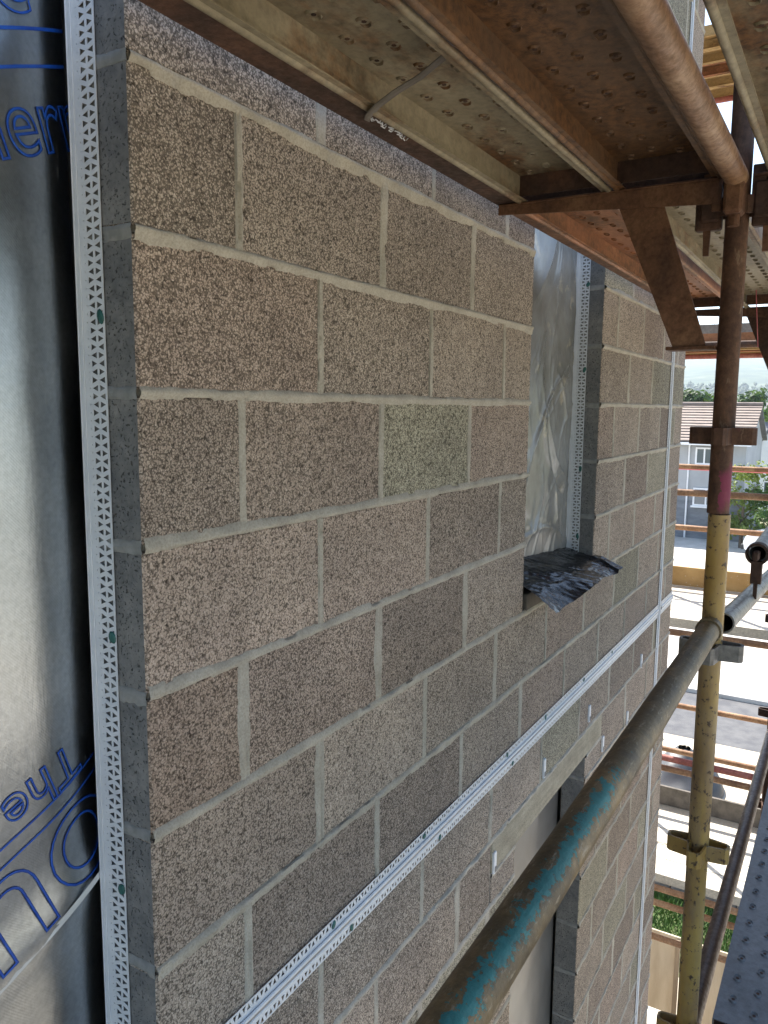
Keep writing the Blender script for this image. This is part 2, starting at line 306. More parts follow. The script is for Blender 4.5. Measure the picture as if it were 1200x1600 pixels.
# ------------------------------------------------------------------ the block wall
BH, J = .215, .01
wall = empty('block_wall', (0, 0, GZ), 'concrete block wall of the building with two window openings', 'wall')
WP = (0, 0, -GZ)
XO0, XO1, XL1, XE = 1.565, 2.35, 2.37, 4.07
def splitrow(n):
    """list of (x0, x1) for course n, bottom at n*.225"""
    odd = n % 2
    def run(a, b, half):
        out = []; x = a
        first = .215 if half else .44
        while x < b-.03:
            e = min(x+first, b)
            if b-e < .05: e = b
            out.append((x, e)); x = e+J; first = .44
        return out
    tail = [(3.72, XE)] if not odd else [(3.72, 3.845), (3.855, XE)]
    if n in (-4, -5, -6) or n > 7: return run(0, 3.69, odd)+tail
    if n == -7: return [(0, .215), (.225, .665), (.675, 1.115), (1.125, 1.355)]+[(2.61, 3.015), (3.025, 3.465), (3.475, 3.69)]+tail
    if n == 7: return [(0, .215), (.225, .665), (.675, 1.115), (1.125, 1.355)]+[(2.61, 3.015), (3.025, 3.465), (3.475, 3.69)]+tail
    return run(0, XO0, odd)+run(XO1 if n > -5 else XL1, 3.69, odd)+tail
blk_cache = {}
def block_mesh(wd):
    k = round(wd, 3)
    if k in blk_cache: return blk_cache[k]
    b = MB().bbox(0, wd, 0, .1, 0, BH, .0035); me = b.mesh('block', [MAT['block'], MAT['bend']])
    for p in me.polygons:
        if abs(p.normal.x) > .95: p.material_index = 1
    blk_cache[k] = me; return me
rb = random.Random(11)
NLOW, NTOP = -17, 11
perps = []; stuffb = MB()
for n in range(-32, NTOP+1):
    z = n*.225+.005
    for (a, b) in splitrow(n):
        if n < NLOW: stuffb.box(a, b, .0, .1, z, z+BH); continue
        o = obj('block', block_mesh(b-a), wall, (a, .0004+rb.random()*.0012, z-GZ))
        t = rb.random(); v = .98+.22*rb.random()
        c = (v, v*.985, v*.97)
        if t < .16 and (a > 1.1 or n < -6): c = (v*.93, v*1.0, v*.93)            # greenish grey block
        elif t < .30: c = (v*.86, v*.83, v*.82)          # darker block
        elif t < .45: c = (v*1.02, v*.96, v*.94)         # pinker block
        if n == -1 and abs(a-.675) < .01: c = (1.08, 1.17, 1.07)
        if n == -1 and abs(a-.225) < .01: c = (1.05, 1.0, .98)
        if n == -3 and a < .01: c = (.90, .82, .78)
        o.color = (*c, 1)
tag(stuffb.build('block_course', MAT['block'], wall, loc=WP), kind='stuff')
# lintels
for zz, xa, xb in ((-7, 1.365, 2.60), (7, 1.365, 2.60)):
    MB().bbox(xa, xb, -.001, .1, zz*.225+(.110 if zz < 0 else .004), zz*.225+.222, .004).build('lintel', MAT['lintel'], wall, loc=WP)
for (xa, xb) in ((1.365, 1.565), (2.37, 2.60)):     # cut blocks under the lintel bearings
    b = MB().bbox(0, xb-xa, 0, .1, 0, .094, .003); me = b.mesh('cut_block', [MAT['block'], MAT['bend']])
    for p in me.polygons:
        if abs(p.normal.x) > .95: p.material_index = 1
    obj('cut_block', me, wall, (xa, .001, -1.570-GZ))
# joint filling behind the faces
core = MB()
for (a, b, z0, z1) in ((.006, XO0-.006, GZ, 2.6), (XO1+.026, 3.688, GZ, 2.6), (3.724, XE-.006, GZ, 2.6), (XO0-.02, XO1+.04, -1.36, -.68), (XO0-.02, XO1+.04, 1.78, 2.6)):
    core.box(a, b, .006, .096, z0, z1)
core.build('joint_core', MAT['mortar'], wall, loc=WP)
# mortar joints: smeared ragged strips slightly proud of the blocks, tooled groove in the middle
mo = MB(); mor = MB()
def strip(p0, p1, across, out, step, wmin, wmax, seed, groove, proud=.003):
    p0 = Vector(p0); p1 = Vector(p1); L = (p1-p0).length; n = max(2, int(L/step)); vs = []; across = Vector(across); out = Vector(out); sk0 = 1+.35*math.sin(seed*1.7)
    for i in range(n+1):
        s = L*i/n; c = p0.lerp(p1, i/n)
        wave = .0011*N(s*3.1, seed, 2)
        def wd(k):
            a = .5+.6*FB(s*7, seed+k*9.7, .3, 2); b = FB(s*55, seed+k*5.1, 1.7, 3)
            w_ = wmin+(wmax-wmin)*max(0, min(1, a))**1.3+.0016*b+.0014*N(s*160, seed+k*2.2, 4)
            if N(s*13, seed+k*3.3, 8) > .42: w_ -= .005
            return max(.0035, w_)
        wa, wb = wd(0)*sk0, wd(1)/sk0; hole = N(s*24, seed, 11) > .58
        pr = proud*(.75+.7*N(s*20, seed, 5)+.3*N(s*90, seed, 3)); g = groove*(.6+.8*N(s*9, seed, 7))
        if hole: pr = .0006; g = .007
        rnd = across.z > .5
        prof = ((wa+.002, -.003), (wa, .0008), (.0046, pr*.8), (.0018, pr*1.25), (-.0020, pr*1.2), (-.0048, pr*.55-(.002 if hole else 0)), (-wb, .0007), (-wb-.002, -.003)) if rnd else ((wa+.002, -.003), (wa, .0006), (.0048, pr), (.001, pr-g), (-.0022, pr*.7-g*.5), (-.0052, pr*.9), (-wb, .0006), (-wb-.002, -.003))
        for (q, o) in prof:
            vs.append(c+across*(q+wave)+out*o)
    k = 8
    fs = [(i*k+j, i*k+j+1, (i+1)*k+j+1, (i+1)*k+j) for i in range(n) for j in range(k-1)]
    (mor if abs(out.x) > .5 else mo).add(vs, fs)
F = (0, -1, 0)
rs = random.Random(5)
def segs_of(n): return splitrow(n)
for n in range(NLOW, NTOP+1):
    z = n*.225                                   # bed joint under course n
    step = .004 if n > -9 else .012
    runs = [(0, XO0), (XO1, 3.69), (3.72, XE)] if n > -3 else ([(0, 3.69), (3.72, XE)] if n in (-3, -4, -5) else None)
    if runs is None:
        runs = [(0, 3.69), (3.72, XE)] if n == -6 else ([(0, XO0), (XL1, 3.69), (3.72, XE)])
    if n == 8: runs = [(0, 3.69), (3.72, XE)]
    if n == 7: runs = [(0, XO0), (XO1, 3.69), (3.72, XE)]
    for (a, b) in runs:
        strip((a+.001, 0, z), (b-.001, 0, z), (0, 0, 1), F, step if a < 1.6 else .014, .0056, .0125 if n < 2 else .015, n*3.1+a, .0035, .0046)
    if n == -7:
        for (xa, xb) in ((1.366, 1.564), (2.371, 2.599)): strip((xa, 0, -1.471), (xb, 0, -1.471), (0, 0, 1), F, .006, .005, .010, 91+xa, .002, .003)
    if n > -5 or n < -6:
        for X in ((0, XO1) if n > -3 else ((0, XL1) if n < -6 else (0,))):
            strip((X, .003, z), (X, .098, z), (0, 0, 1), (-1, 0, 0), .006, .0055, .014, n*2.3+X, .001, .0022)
    sg = splitrow(n)
    for (a, b), (c, d) in zip(sg, sg[1:]):
        if abs(c-b-J) < .003:
            strip(((b+c)/2, 0, z+.006), ((b+c)/2, 0, z+.219), (1, 0, 0), F, .005 if b < 1.6 else .014, *((.0046, .0105) if rs.random() < .6 else (.0075, .018)), n*7.7+b, .003+.0025*rs.random(), .0026)
mo.build('mortar', MAT['mortar'], wall, smooth=True, angle=60, loc=WP)
mor.build('shaded_reveal_mortar', simple('shade_toned_mortar', (.20, .205, .20), (.29, .29, .28), 40, .95, bump=.001), wall, smooth=True, angle=60, loc=WP)  # reveal joints: same mortar, dimness of the reveals painted into its darker colour
# inner leaf and the body of the building behind (shades this side from the sun)
il = MB()
il.box(-7, 0.012, .30, .5, GZ, 5.5); il.box(0.012, XE-.02, .16, .5, GZ, -1.62)
il.box(.04, XE-.02, .16, .5, -1.36, -.70); il.box(.04, 1.50, .16, .5, -.70, 5.5); il.box(2.42, XE-.02, .16, .5, -.70, 5.5); il.box(1.50, 2.42, .4, .5, -.70, 5.5)
il.box(-7, -2.2, 0, .3, GZ, 5.5); il.box(-7, XE-.02, .5, 8, GZ, 5.5)
il.box(XE-.1, XE-.004, .104, 8, GZ, 5.4); il.box(.0, XE-.01, .0, .5, 2.75, 5.45)
il.build('inner_leaf', MAT['inner'], wall, loc=WP)

# ------------------------------------------------------------------ foil sheet in the left opening
foil = empty('foil_insulation_board', (-1.1, .117, -2.2), 'silver foil faced sheet with blue outline printing beside the block corner', 'insulation')
FP = (1.1, -.117, 2.2)
def foily(x, z):
    q = max(0, x+.120+.010*N(z*1.1, 1, 4)); back = min(.03, 1.5*q*q)
    return back+.0022*FB(x*2.2+5, z*1.6, 0, 3)+(.010*math.exp(-((z+.80-.35*(x+.1))/.05)**2) if x < .02 else 0)*-1
MB().grid(lambda a, b: (-2.2+2.212*a, .117+foily(-2.2+2.212*a, -2.2+4.4*b), -2.2+4.4*b), 150, 220).build('foil_face', MAT['foil'], foil, smooth=True, angle=180, loc=FP)
def text_mesh(body, size, bev):
    cu = bpy.data.curves.new('t', 'FONT'); cu.body = body; cu.size = size; cu.fill_mode = 'NONE'; cu.bevel_depth = bev; cu.bevel_resolution = 1; cu.resolution_u = 6
    t = bpy.data.objects.new('t', cu); col.objects.link(t); dg = bpy.context.evaluated_depsgraph_get(); dg.update()
    me = bpy.data.meshes.new_from_object(t.evaluated_get(dg)); bpy.data.objects.remove(t); me.materials.clear(); me.materials.append(MAT['blue_print']); return me
def foil_print(body, size, x, z, ang, bev=.0016):
    me = text_mesh(body, size, bev); ca, sa = math.cos(R(ang)), math.sin(R(ang))
    for v in me.vertices:
        px, pz = x+v.co.x*ca-v.co.y*sa, z+v.co.x*sa+v.co.y*ca
        v.co = (px, .1155+foily(px, pz)+v.co.z*.12, pz)
    o = obj('blue_print', me, foil, FP); return o
foil_print('therm', .125, -.192, .272, 21, .0020)
foil_print('dc', .16, -.19, .455, 21, .0016)
foil_print('The', .088, -.042, -.526, 201, .0016)
foil_print('out', .27, .02, -.615, 201, .0021)
def pline(x0, z0, x1, z1, w=.0028):
    mb = MB(); n = 24; dx, dz = x1-x0, z1-z0; L = math.hypot(dx, dz); nx, nz = -dz/L*w/2, dx/L*w/2
    def P(a, b):
        x = x0+dx*a+nx*(2*b-1); z = z0+dz*a+nz*(2*b-1); return (x, .1158+foily(x, z), z)
    mb.grid(P, n, 1); mb.build('blue_print', MAT['blue_print'], foil, loc=FP)
for (za, zb) in ((.466, .508), (.418, .460)): pline(-.5, za-.38*.40, .0, zb, .0045); pline(0, zb, .011, zb+.0045, .0045)
for (za, zb) in ((-.637, -.577), (-.668, -.604)): pline(-.6, za-.43*.38, -.0, zb, .0032); pline(0, zb, .011, zb+.0045, .0032)
tp = MB(); tp.grid(lambda a, b: (-.5+.5*a, .112+foily(-.5+.5*a, -.93+.172*a)*.5, -.975+.205*a+.012*b), 20, 1); tp.build('tape', MAT['tape'], foil, loc=FP)

# ------------------------------------------------------------------ perforated plastic beads
def bead_strip(mb, P, L, cols, pitch, u0, u1, T, dots=None):
    """flat perforated strip. P(u, v, t) -> point; cols = [(ua, ub)] columns of triangular holes"""
    n = int(L/pitch); pitch = L/n
    edges = [u0]+[e for c in cols for e in c]+[u1]
    if dots: edges = sorted(edges+list(dots))
    def quad(a, b, c, d): mb.add([a, b, c, d], [(0, 1, 2, 3)])
    for i, (ua, ub) in enumerate(zip(edges, edges[1:])):
        hole = (ua, ub) in cols; dot = dots and (ua, ub) == tuple(dots)
        if not hole and not dot:
            if ub-ua > 1e-5: mb.grid(lambda a, b: P(ua+(ub-ua)*a, L*b, 0), 1, n)
            continue
        ci = cols.index((ua, ub)) if hole else 0
        for k in range(n):
            v0, v1 = k*pitch, (k+1)*pitch; m = pitch*.085; mu = (ub-ua)*.03
            r = [P(ua, v0, 0), P(ub, v0, 0), P(ub, v1, 0), P(ua, v1, 0)]
            if dot:
                h = (ub-ua)*.0; q = [(ua+ub)/2-.0007, (ua+ub)/2+.0007, (v0+v1)/2-.0012, (v0+v1)/2+.0012]
                t = [P(q[0], q[2], 0), P(q[1], q[2], 0), P(q[1], q[3], 0), P(q[0], q[3], 0)]
                mb.add(r+t, [(0, 1, 5, 4), (1, 2, 6, 5), (2, 3, 7, 6), (3, 0, 4, 7)])
            elif (k+ci) % 2 == 0:
                t = [P(ua+mu, v0+m, 0), P(ua+mu, v1-m, 0), P(ub-mu, (v0+v1)/2, 0)]
                mb.add(r+t, [(3, 0, 4, 5), (0, 1, 6, 4), (1, 2, 6), (2, 3, 5, 6)])
            else:
                t = [P(ub-mu, v0+m, 0), P(ub-mu, v1-m, 0), P(ua+mu, (v0+v1)/2, 0)]
                mb.add(r+t, [(1, 2, 5, 4), (0, 1, 4, 6), (3, 0, 6), (2, 3, 6, 5)])
def thick(o, t):
    md = o.modifiers.new('thickness', 'SOLIDIFY'); md.thickness = t; md.offset = 0; return o
def dab(parent, loc, out, seed, s=1.0):
    b = MB(); rr = random.Random(seed)
    def fn(a, c):
        th = 2*math.pi*a; ph = math.pi*.5*c; r = (.0085+.0015*math.sin(th*2+seed))*s
        u, v, o = math.cos(th)*math.cos(ph)*r, math.sin(th)*math.cos(ph)*r*1.25, math.sin(ph)*.003
        if out == 'x': return (-o-.0005, u*.8, v)
        return (u, -o-.0005, v)
    b.grid(fn, 14, 4); return b.build('green_dab', MAT['green'], parent, smooth=True, angle=90, loc=loc)
def reveal_bead(X, z0, z1, label, dabs):
    root = empty('render_stop_bead', (X, .08, z0), label, 'bead'); L = z1-z0
    mb = MB(); bead_strip(mb, lambda u, v, t: (-.0035, .033-u, v), L, [(.0215, .0340), (.0370, .0495)], .0118, .0, .0525, 0, (.0150, .0180))
    thick(mb.build('perforated_wing', MAT['white_plastic'], root), .0012)
    nb = MB(); nb.bbox(-.0075, -.002, .0335, .0355, 0, L, .0006); nb.bbox(-.0062, -.0042, .0255, .0335, 0, L, .0006); nb.build('nose', MAT['white_plastic'], root)
    for k, z in enumerate(dabs): dab(root, (-.0045, -.0125, z-z0), 'x', k+X)
    return root
reveal_bead(0, -2.0, 1.35, 'white perforated render bead running up the corner beside the foil sheet', (.108, -.3665, -.777, -1.2, .55))
reveal_bead(XO1, -.60, 1.5, 'white perforated render bead inside the window opening beside the wrinkled film', (.463, .135, -.2586, -.5325, .8))
def face_bead(name, label, cat, origin, L, horiz, dabs):
    root = empty(name, origin, label, cat)
    for s in (1, -1):
        mb = MB()
        def P(u, v, t, s=s): return (v, -.0035, s*(.006+u)) if horiz else (s*(.006+u), -.0035, v)
        bead_strip(mb, P, L, [(.0145, .0275)], .0125, 0, .0305, 0)
        thick(mb.build('perforated_wing', MAT['white_plastic'], root), .0012)
        nb = MB()
        if horiz: nb.bbox(0, L, -.010, -.0045, min(s*.0022, s*.0115), max(s*.0022, s*.0115), .002)
        else: nb.bbox(min(s*.003, s*.011), max(s*.003, s*.011), -.010, -.0045, 0, L, .002)
        nb.build('nose', MAT['white_plastic'], root)
    gb = MB()
    if horiz: gb.box(0, L, -.0085, -.0046, -.0028, .0028)
    else: gb.box(-.0028, .0028, -.0085, -.0046, 0, L)
    gb.build('joint_seal', MAT['galv'], root)
    for k, (d, s) in enumerate(dabs):
        dab(root, (d, -.0045, s*.024) if horiz else (s*.024, -.0045, d), 'y', k*1.7, .8)
    return root
face_bead('bellcast_bead', 'long white double bead running level across the block wall above the lintel', 'bead', (.003, 0, -1.128), 3.66, True,
    [(.48, 1), (.89, 1), (1.45, 1), (1.81, 1), (2.27, 1), (2.7, 1), (.55, -1), (.98, -1), (1.5, -1), (.12, 1)])
face_bead('bellcast_bead', 'short white double bead between the upright joint bead and the wall corner', 'bead', (3.752, 0, -1.128), .318, True, [])
face_bead('movement_joint_bead', 'upright white double bead over the joint near the far wall corner', 'bead', (3.705, 0, GZ+.4), 1.1-GZ+1.1, False, [(5.2, 1), (5.9, -1), (6.6, 1), (7.3, -1)])

# ------------------------------------------------------------------ upper window: film, black membrane, packer
film = empty('wrinkled_film', (1.96, .12, -.6), 'wrinkled silvery grey plastic film closing the upper window opening', 'plastic sheet')
rf_ = random.Random(21); FOLDS = []
for _ in range(26):
    th = R(90+rf_.gauss(0, 24)); FOLDS.append((1.5+.86*rf_.random(), -.62+1.15*rf_.random()**1.2, math.cos(th), math.sin(th), .06+.16*rf_.random(), .006+.010*rf_.random(), (.003+.006*rf_.random())*(1 if rf_.random() < .75 else -1), rf_.gauss(0, 1.6)))
FOLDS += [(1.95, -.12, .62, .78, .42, .010, .009, .5), (1.9, -.47, .98, .2, .35, .016, .010, 1.0), (2.05, .55, .5, .86, .3, .03, .012, -.8)]
def folds(x, z):
    h = 0
    for (cx, cz, ux, uz, L, w_, A, k) in FOLDS:
        dx, dz = x-cx, z-cz; t = dx*ux+dz*uz; d = -dx*uz+dz*ux+k*t*t
        if abs(t) < L*1.6 and abs(d) < w_*6: h += A*math.exp(-abs(d)/w_)*math.exp(-(t/L)**4)
    return h
def filmy(x, z):
    a = FB(x*3.5+1, z*2.2, 2, 3); rg = 1-abs(FB(x*5.2+z*2.5, z*3.1-x*1.4, 7, 2)); rg2 = 1-abs(FB(x*8-z*3, z*4+x*2, 3, 2))
    cr = 1-abs(FB(x*2.4-z*1.9+2, z*1.3+x*.6, 9, 2)); k = .35+.65*max(0, min(1, .75-z*.9))
    return (.010*a-.022*max(0, rg-.78)-.010*max(0, rg2-.82)-.07*max(0, cr-.92))*k*.5-.0006*FB(x*13, z*9, 4, 2)*k-folds(x, z)
MB().grid(lambda a, b: (1.50+.86*a, .115+filmy(1.50+.86*a, -.66+2.2*b), -.66+2.2*b), 170, 420).build('film_sheet', MAT['film'], film, smooth=True, angle=180, loc=(-1.96, -.12, .6))
MB().box(1.566, 1.580, .03, .098, .18, 1.5).build('dark_closer', MAT['black_poly'], film, loc=(-1.96, -.12, .6))
flap = empty('black_membrane', (1.96, 0, -.6), 'black crinkled damp proof membrane draped over the window sill', 'membrane')
def flapf(a, b):
    x = 1.572+.775*a; y = .112-.225*b
    if b > .5: x += .035*(b-.5)*2*(a-.35)
    z = -.525-.09*b-.055*a*(1-.6*b)-.028*b*max(0, 1-a*2.2) - .022*max(0, b-.72)/.28*(.6+.4*math.sin(a*9))
    z += .004*FB(x*4, y*6, 1, 2)*(.4+b)-.008*max(0, (1-abs(FB(x*5+y*9, y*6-x*2, 5, 2)))-.6)+.0022*N(x*60+y*50, y*30, 2)+.0015*N(x*30-y*80, y*90, 9)
    y += -.02*b*N(a*3.2, 4, 1)
    if a > .93 and b > .5: z += .01
    return (x, y, z)
MB().grid(flapf, 90, 44).build('membrane_sheet', MAT['black_poly'], flap, smooth=True, angle=180, loc=(-1.96, 0, .6))
tag(MB().bbox(1.585, 1.735, -.004, .11, -.668, -.612, .003).build('packing_block', MAT['grey_timber']), 'grey timber packing block under the black membrane at the window sill', 'timber block')
tag(MB().bbox(1.742, 2.33, .03, .115, -.668, -.625, .003).build('sill_batten', MAT['timber']), 'pale timber batten lying under the black membrane', 'timber batten')
film2 = empty('dull_film', (1.97, .12, -5.4), 'dull grey plastic film closing the lower window opening', 'plastic sheet')
MB().grid(lambda a, b: (1.5+.87*a, .112+.006*FB(a*3, b*7, 3, 3), -5.4+3.95*b), 40, 120).build('film_sheet', MAT['film2'], film2, smooth=True, angle=180, loc=(-1.97, -.12, 5.4))
# weep vents
VL = ['in the joint above the left end of the lintel', 'above the right end of the lintel', 'high up toward the joint bead', 'on the left end of the lintel', 'just right of the lintel end', 'further right of the lintel beside the tube']
for (x, z), lb in zip(((1.825, -1.30), (2.384, -1.285), (3.325, -1.32), (1.378, -1.43), (2.626, -1.51), (3.074, -1.545)), VL):
    v = empty('weep_vent', (x, 0, z), 'small white plastic weep vent '+lb, 'vent', 'weep vents in the block wall')
    MB().bbox(-.010, .010, -.007, .03, -.036, .036, .002).build('vent_body', MAT['white_plastic'], v)
    MB().box(-.006, .006, -.0085, -.0068, -.030, -.012).build('slot', MAT['inner'], v)

# ------------------------------------------------------------------ scaffold: standards, ledgers, hop-up brackets
SX, SY, RT = 1.135, -.619, .02415
def v_pressing(parent, z, mat, dirs=(0, 1, 2, 3)):
    for k in dirs:
        b = MB(); t = .005
        # strap: two cheeks converging to a rounded nose, plan view in local x outwards
        for s in (1, -1):
            b.prism([(.012, s*.0235), (.062, s*.016), (.062, s*(.016-t)), (.012, s*(.0235-t))], 2, -.019, .019)
        b.prism([(.062, -.016), (.070, -.009), (.070, .009), (.062, .016), (.057, .012), (.064, .006), (.064, -.006), (.057, -.012)], 2, -.019, .019)
        me = b.mesh('v_pressing', mat); o = obj('v_pressing', me, parent, (0, 0, z)); o.rotation_euler.z = k*math.pi/2
def standard(loc, z0, z1, mat, label, presses, group=None, n=24, full=True):
    r = empty('scaffold_standard', (loc[0], loc[1], z0), label, 'scaffold pole', group)
    if full: MB().pipe((0, 0, 0), (0, 0, z1-z0), RT, n=n, seg=30, wob=.0004).build('pole', mat, r, smooth=True)
    else: MB().tube((0, 0, 0), (0, 0, z1-z0), RT, 14).build('pole', mat, r, smooth=True)
    for z in presses: v_pressing(r, z-z0, MAT['grey_tube'] if (mat is MAT['yellow'] and abs(z+.57) < .1) else mat)
    return r
PZ = [.42-.495*k for k in range(-5, 16)]
s1 = standard((SX+.028, SY-.004), GZ, -.252, MAT['yellow'], 'worn yellow painted scaffold standard under the rusty one', [z for z in PZ if z < -.3])
s1.rotation_euler.y = R(-.25)
s2 = standard((SX, SY), -.250, 3.2, MAT['rust_std'], 'rusty brown scaffold standard sleeved onto the yellow pole', [z for z in PZ if z > -.2])
MB().tube((0, 0, -.10), (0, 0, .12), RT-.005, 16).build('spigot', MAT['rust_dark'], s2)
for (x, y) in ((3.575, SY), (-1.305, SY)):
    standard((x, y), GZ, 3.2, MAT['rust_dark'], 'rusty scaffold standard one bay along past the yellow pole' if x > 0 else 'rusty scaffold standard at the foil sheet end of the deck', PZ, n=16)
for (x, y) in ((-1.305, -1.89), (1.135, -1.89), (3.575, -1.89)):
    standard((x, y), GZ, 3.2, MAT['rust_dark'], 'outer scaffold standard on the open side of the deck', [], 'outer scaffold standards', full=False)
def ledger(name, a, b, mat, label, cat='scaffold tube', group=None, ends=True, collar=None, mid=True, hollow=True, wob=.0005):
    a = Vector(a); b = Vector(b); c = (a+b)/2
    d = (b-a).normalized(); L = (b-a).length
    r = empty(name, c, label, cat, group)
    r.rotation_euler = Matrix.Rotation(0, 3, 'X').to_euler()
    q = Vector((1, 0, 0)).rotation_difference(d); r.rotation_mode = 'QUATERNION'; r.rotation_quaternion = q
    mb = MB()
    if hollow: mb.pipe((-L/2, 0, 0), (L/2, 0, 0), RT, n=28, seg=40, wob=wob)
    else: mb.tube((-L/2, 0, 0), (L/2, 0, 0), RT, 14)
    mb.build('tube', mat, r, smooth=True)
    if collar:
        for s in collar:
            e = MB(); x = s*L/2
            e.pipe((x-s*.004, 0, 0), (x-s*.028, 0, 0), RT+.0042, t=.0042, n=28, seg=2); e.build('end_collar', mat, r, smooth=True)
    return r
# teal ledger: object origin sits at world x = .06 so that its paint pattern stays put
tl = ledger('guard_rail_tube', (-1.02, SY, -.548), (1.10, SY-.004, -.512), MAT['teal'], 'thick brown guard rail tube with worn teal paint along its upper side', collar=(1,))
ledger('ledger_tube', (-1.28, SY, .452), (1.085, SY, .470), MAT['rust_warm'], 'warm brown ledger tube running up to the standard under the overhead deck', collar=())
ledger('guard_rail_tube', (1.165, SY-.024, -.512), (2.75, SY-.026, -.655), MAT['grey_tube'], 'dull grey brace tube leaving the yellow standard at guard rail height')
tb = ledger('guard_rail_tube', (1.62, -.665, -.415), (3.56, -.668, -.41), MAT['grey_tube'], 'grey guard rail tube with a dark wedge coupler on its open end')
cb = MB(); cb.pipe((-.99, 0, 0), (-.955, 0, 0), .031, t=.006, seg=2); cb.prism([(-.992, -.02), (-.955, -.02), (-.960, -.085), (-.985, -.085)], 1, -.014, .014); cb.prism([(-.978, -.13), (-.970, -.13), (-.962, -.08), (-.984, -.08)], 1, -.005, .005)
cb.bbox(-1.03, -.985, -.008, .008, -.012, .012, .003); cb.build('wedge_coupler', MAT['rust_dark'], tb)
ledger('ledger_tube', (1.17, SY+.006, -1.655), (3.56, SY, -1.655), MAT['purple_tube'], 'dull purple brown ledger tube beside the blue grey deck boards', collar=(-1,))
ledger('ledger_tube', (-1.28, SY, -1.655), (1.10, SY, -1.655), MAT['rust'], 'rusty ledger tube at the near edge of the deck below the guard rail')
# fittings at the big joint
jt = empty('wedge_fitting', (SX, SY, .42), 'rusty ledger end fittings and wedges clamped round the standard under the deck', 'scaffold fitting')
for sx in (1, -1):
    b = MB(); b.bbox(-.012, .012, min(sx*.03, sx*.085), max(sx*.03, sx*.085), -.045, .062, .004); b.bbox(-.026, .026, min(sx*.034, sx*.072), max(sx*.034, sx*.072), -.03, .045, .004)
    b.build('clamp_plate', MAT['rust_dark'], jt)
    c = MB(); c.prism([(sx*.050, .075), (sx*.072, .075), (sx*.066, -.098), (sx*.054, -.098)], 0, -.0045, .0045); c.build('wedge', MAT['rust'], jt)
c = MB(); c.bbox(-.085, -.028, -.019, .019, -.028, .05, .006); c.tube((-.052, 0, -.05), (-.052, 0, .04), .012, 12); c.build('ledger_end', MAT['rust'], jt)
def hop_up(x, mat, label):
    r = empty('hop_up_bracket', (x, SY, .12), label, 'bracket'); z = .36
    a = MB(); a.bbox(-.034, .010, .035, .545, z-.006, z, .0015); a.prism([(.545, z-.0065), (.545, z-.024), (.035, z-.056), (.035, z-.0065)], 0, -.034, -.029); a.tube((-.012, .03, z-.006), (-.012, .545, z-.006), .012, 10)
    a.build('bracket_arm', mat, r)
    p = MB(); p.prism([(.258, z-.02), (.158, z-.02), (.044, .004), (.115, .004)], 0, -.028, -.020); p.prism([(.258, z-.02), (.251, z-.02), (.108, .004), (.115, .004)], 0, -.019, -.006)
    p.build('brace_plate', mat, r)
    f = MB(); f.bbox(-.036, .02, .024, .128, -.004, .0035, .001); f.build('foot_plate', mat, r)
    e = MB(); e.bbox(-.03, .006, .03, .05, z-.07, z+.03, .002); e.build('hook_plate', mat, r)
    return r
hop_up(SX, MAT['rust'], 'rusty hop up bracket with a wide brace plate under the overhead boards')
hop_up(3.575, MAT['rust_dark'], 'rusty hop up bracket at the far end of the overhead boards')
hop_up(-1.305, MAT['rust_dark'], 'rusty hop up bracket at the foil sheet end of the overhead boards')
def transom(x, z, mat, label, group):
    r = empty('transom', (x, SY, z), label, 'transom', group)
    a = MB(); a.bbox(-.03, .012, -1.24, -.03, -.006, 0, .0015); a.bbox(-.012, -.006, -1.24, -.03, -.055, -.0055, .001); a.build('angle_bar', mat, r)
    e = MB(); e.bbox(-.02, .02, -.055, -.028, -.075, .02, .002); e.build('hook_plate', mat, r)
for x in (-1.305, SX, 3.575):
    transom(x, .48, MAT['rust_dark'], 'rusty transom carrying the overhead deck boards', 'transoms of the upper deck')
    transom(x, -1.57, MAT['rust_dark'], 'rusty transom carrying the blue grey deck boards', 'transoms of the lower deck')

# ------------------------------------------------------------------ steel boards
dcache = {}
def board_meshes(L, W, mat, rim=None):
    key = (L, W, mat.name)
    if key in dcache: return dcache[key]
    h = W/2; D = .063
    pl = MB(); pl.box(0, L, -h+.002, h-.002, -.0024, 0)
    fl = MB(); fl.box(0, L, -.0012, .0012, -D, -.0004); fl.tube((0, .0045, -D), (L, .0045, -D), .0072, 10); fl.box(0, L, .004, .022, -D-.0015, -D+.001)
    en = MB(); en.box(-.0012, .0012, -h+.003, h-.003, -D+.012, -.003)
    dm = MB(); i = 0; x = .06; r = random.Random(3)
    while x < L-.05:
        for k, y in enumerate((-.078, -.026, .026, .078)):
            xx = x+(.034 if k % 2 else 0)
            n, mseg = 10, 4; vs = []; fs = []; Rr, rr = .0128, .0040
            for a in range(n):
                th = 2*math.pi*a/n
                for c in range(mseg):
                    ph = 2*math.pi*c/mseg
                    vs.append((xx+(Rr+rr*math.cos(ph))*math.cos(th), y+(Rr+rr*math.cos(ph))*math.sin(th)*.8, -.0012+rr*1.25*math.sin(ph)*(1 if (a not in (2, 3, 7, 8)) else .25)))
            for a in range(n):
                for c in range(mseg): fs.append((a*mseg+c, ((a+1) % n)*mseg+c, ((a+1) % n)*mseg+(c+1) % mseg, a*mseg+(c+1) % mseg))
            dm.add(vs, fs)
            dm.tube((xx, y, -.0032), (xx, y, .0006), .0042, 6, mi=1)
        x += .088
    dark = MAT['rust_dark']
    res = (pl.mesh('deck_plate', mat), fl.mesh('side_flange', mat, True, 50), en.mesh('end_plate', dark), dm.mesh('anti_slip_dimple', [mat, dark], True, 80))
    dcache[key] = res; return res
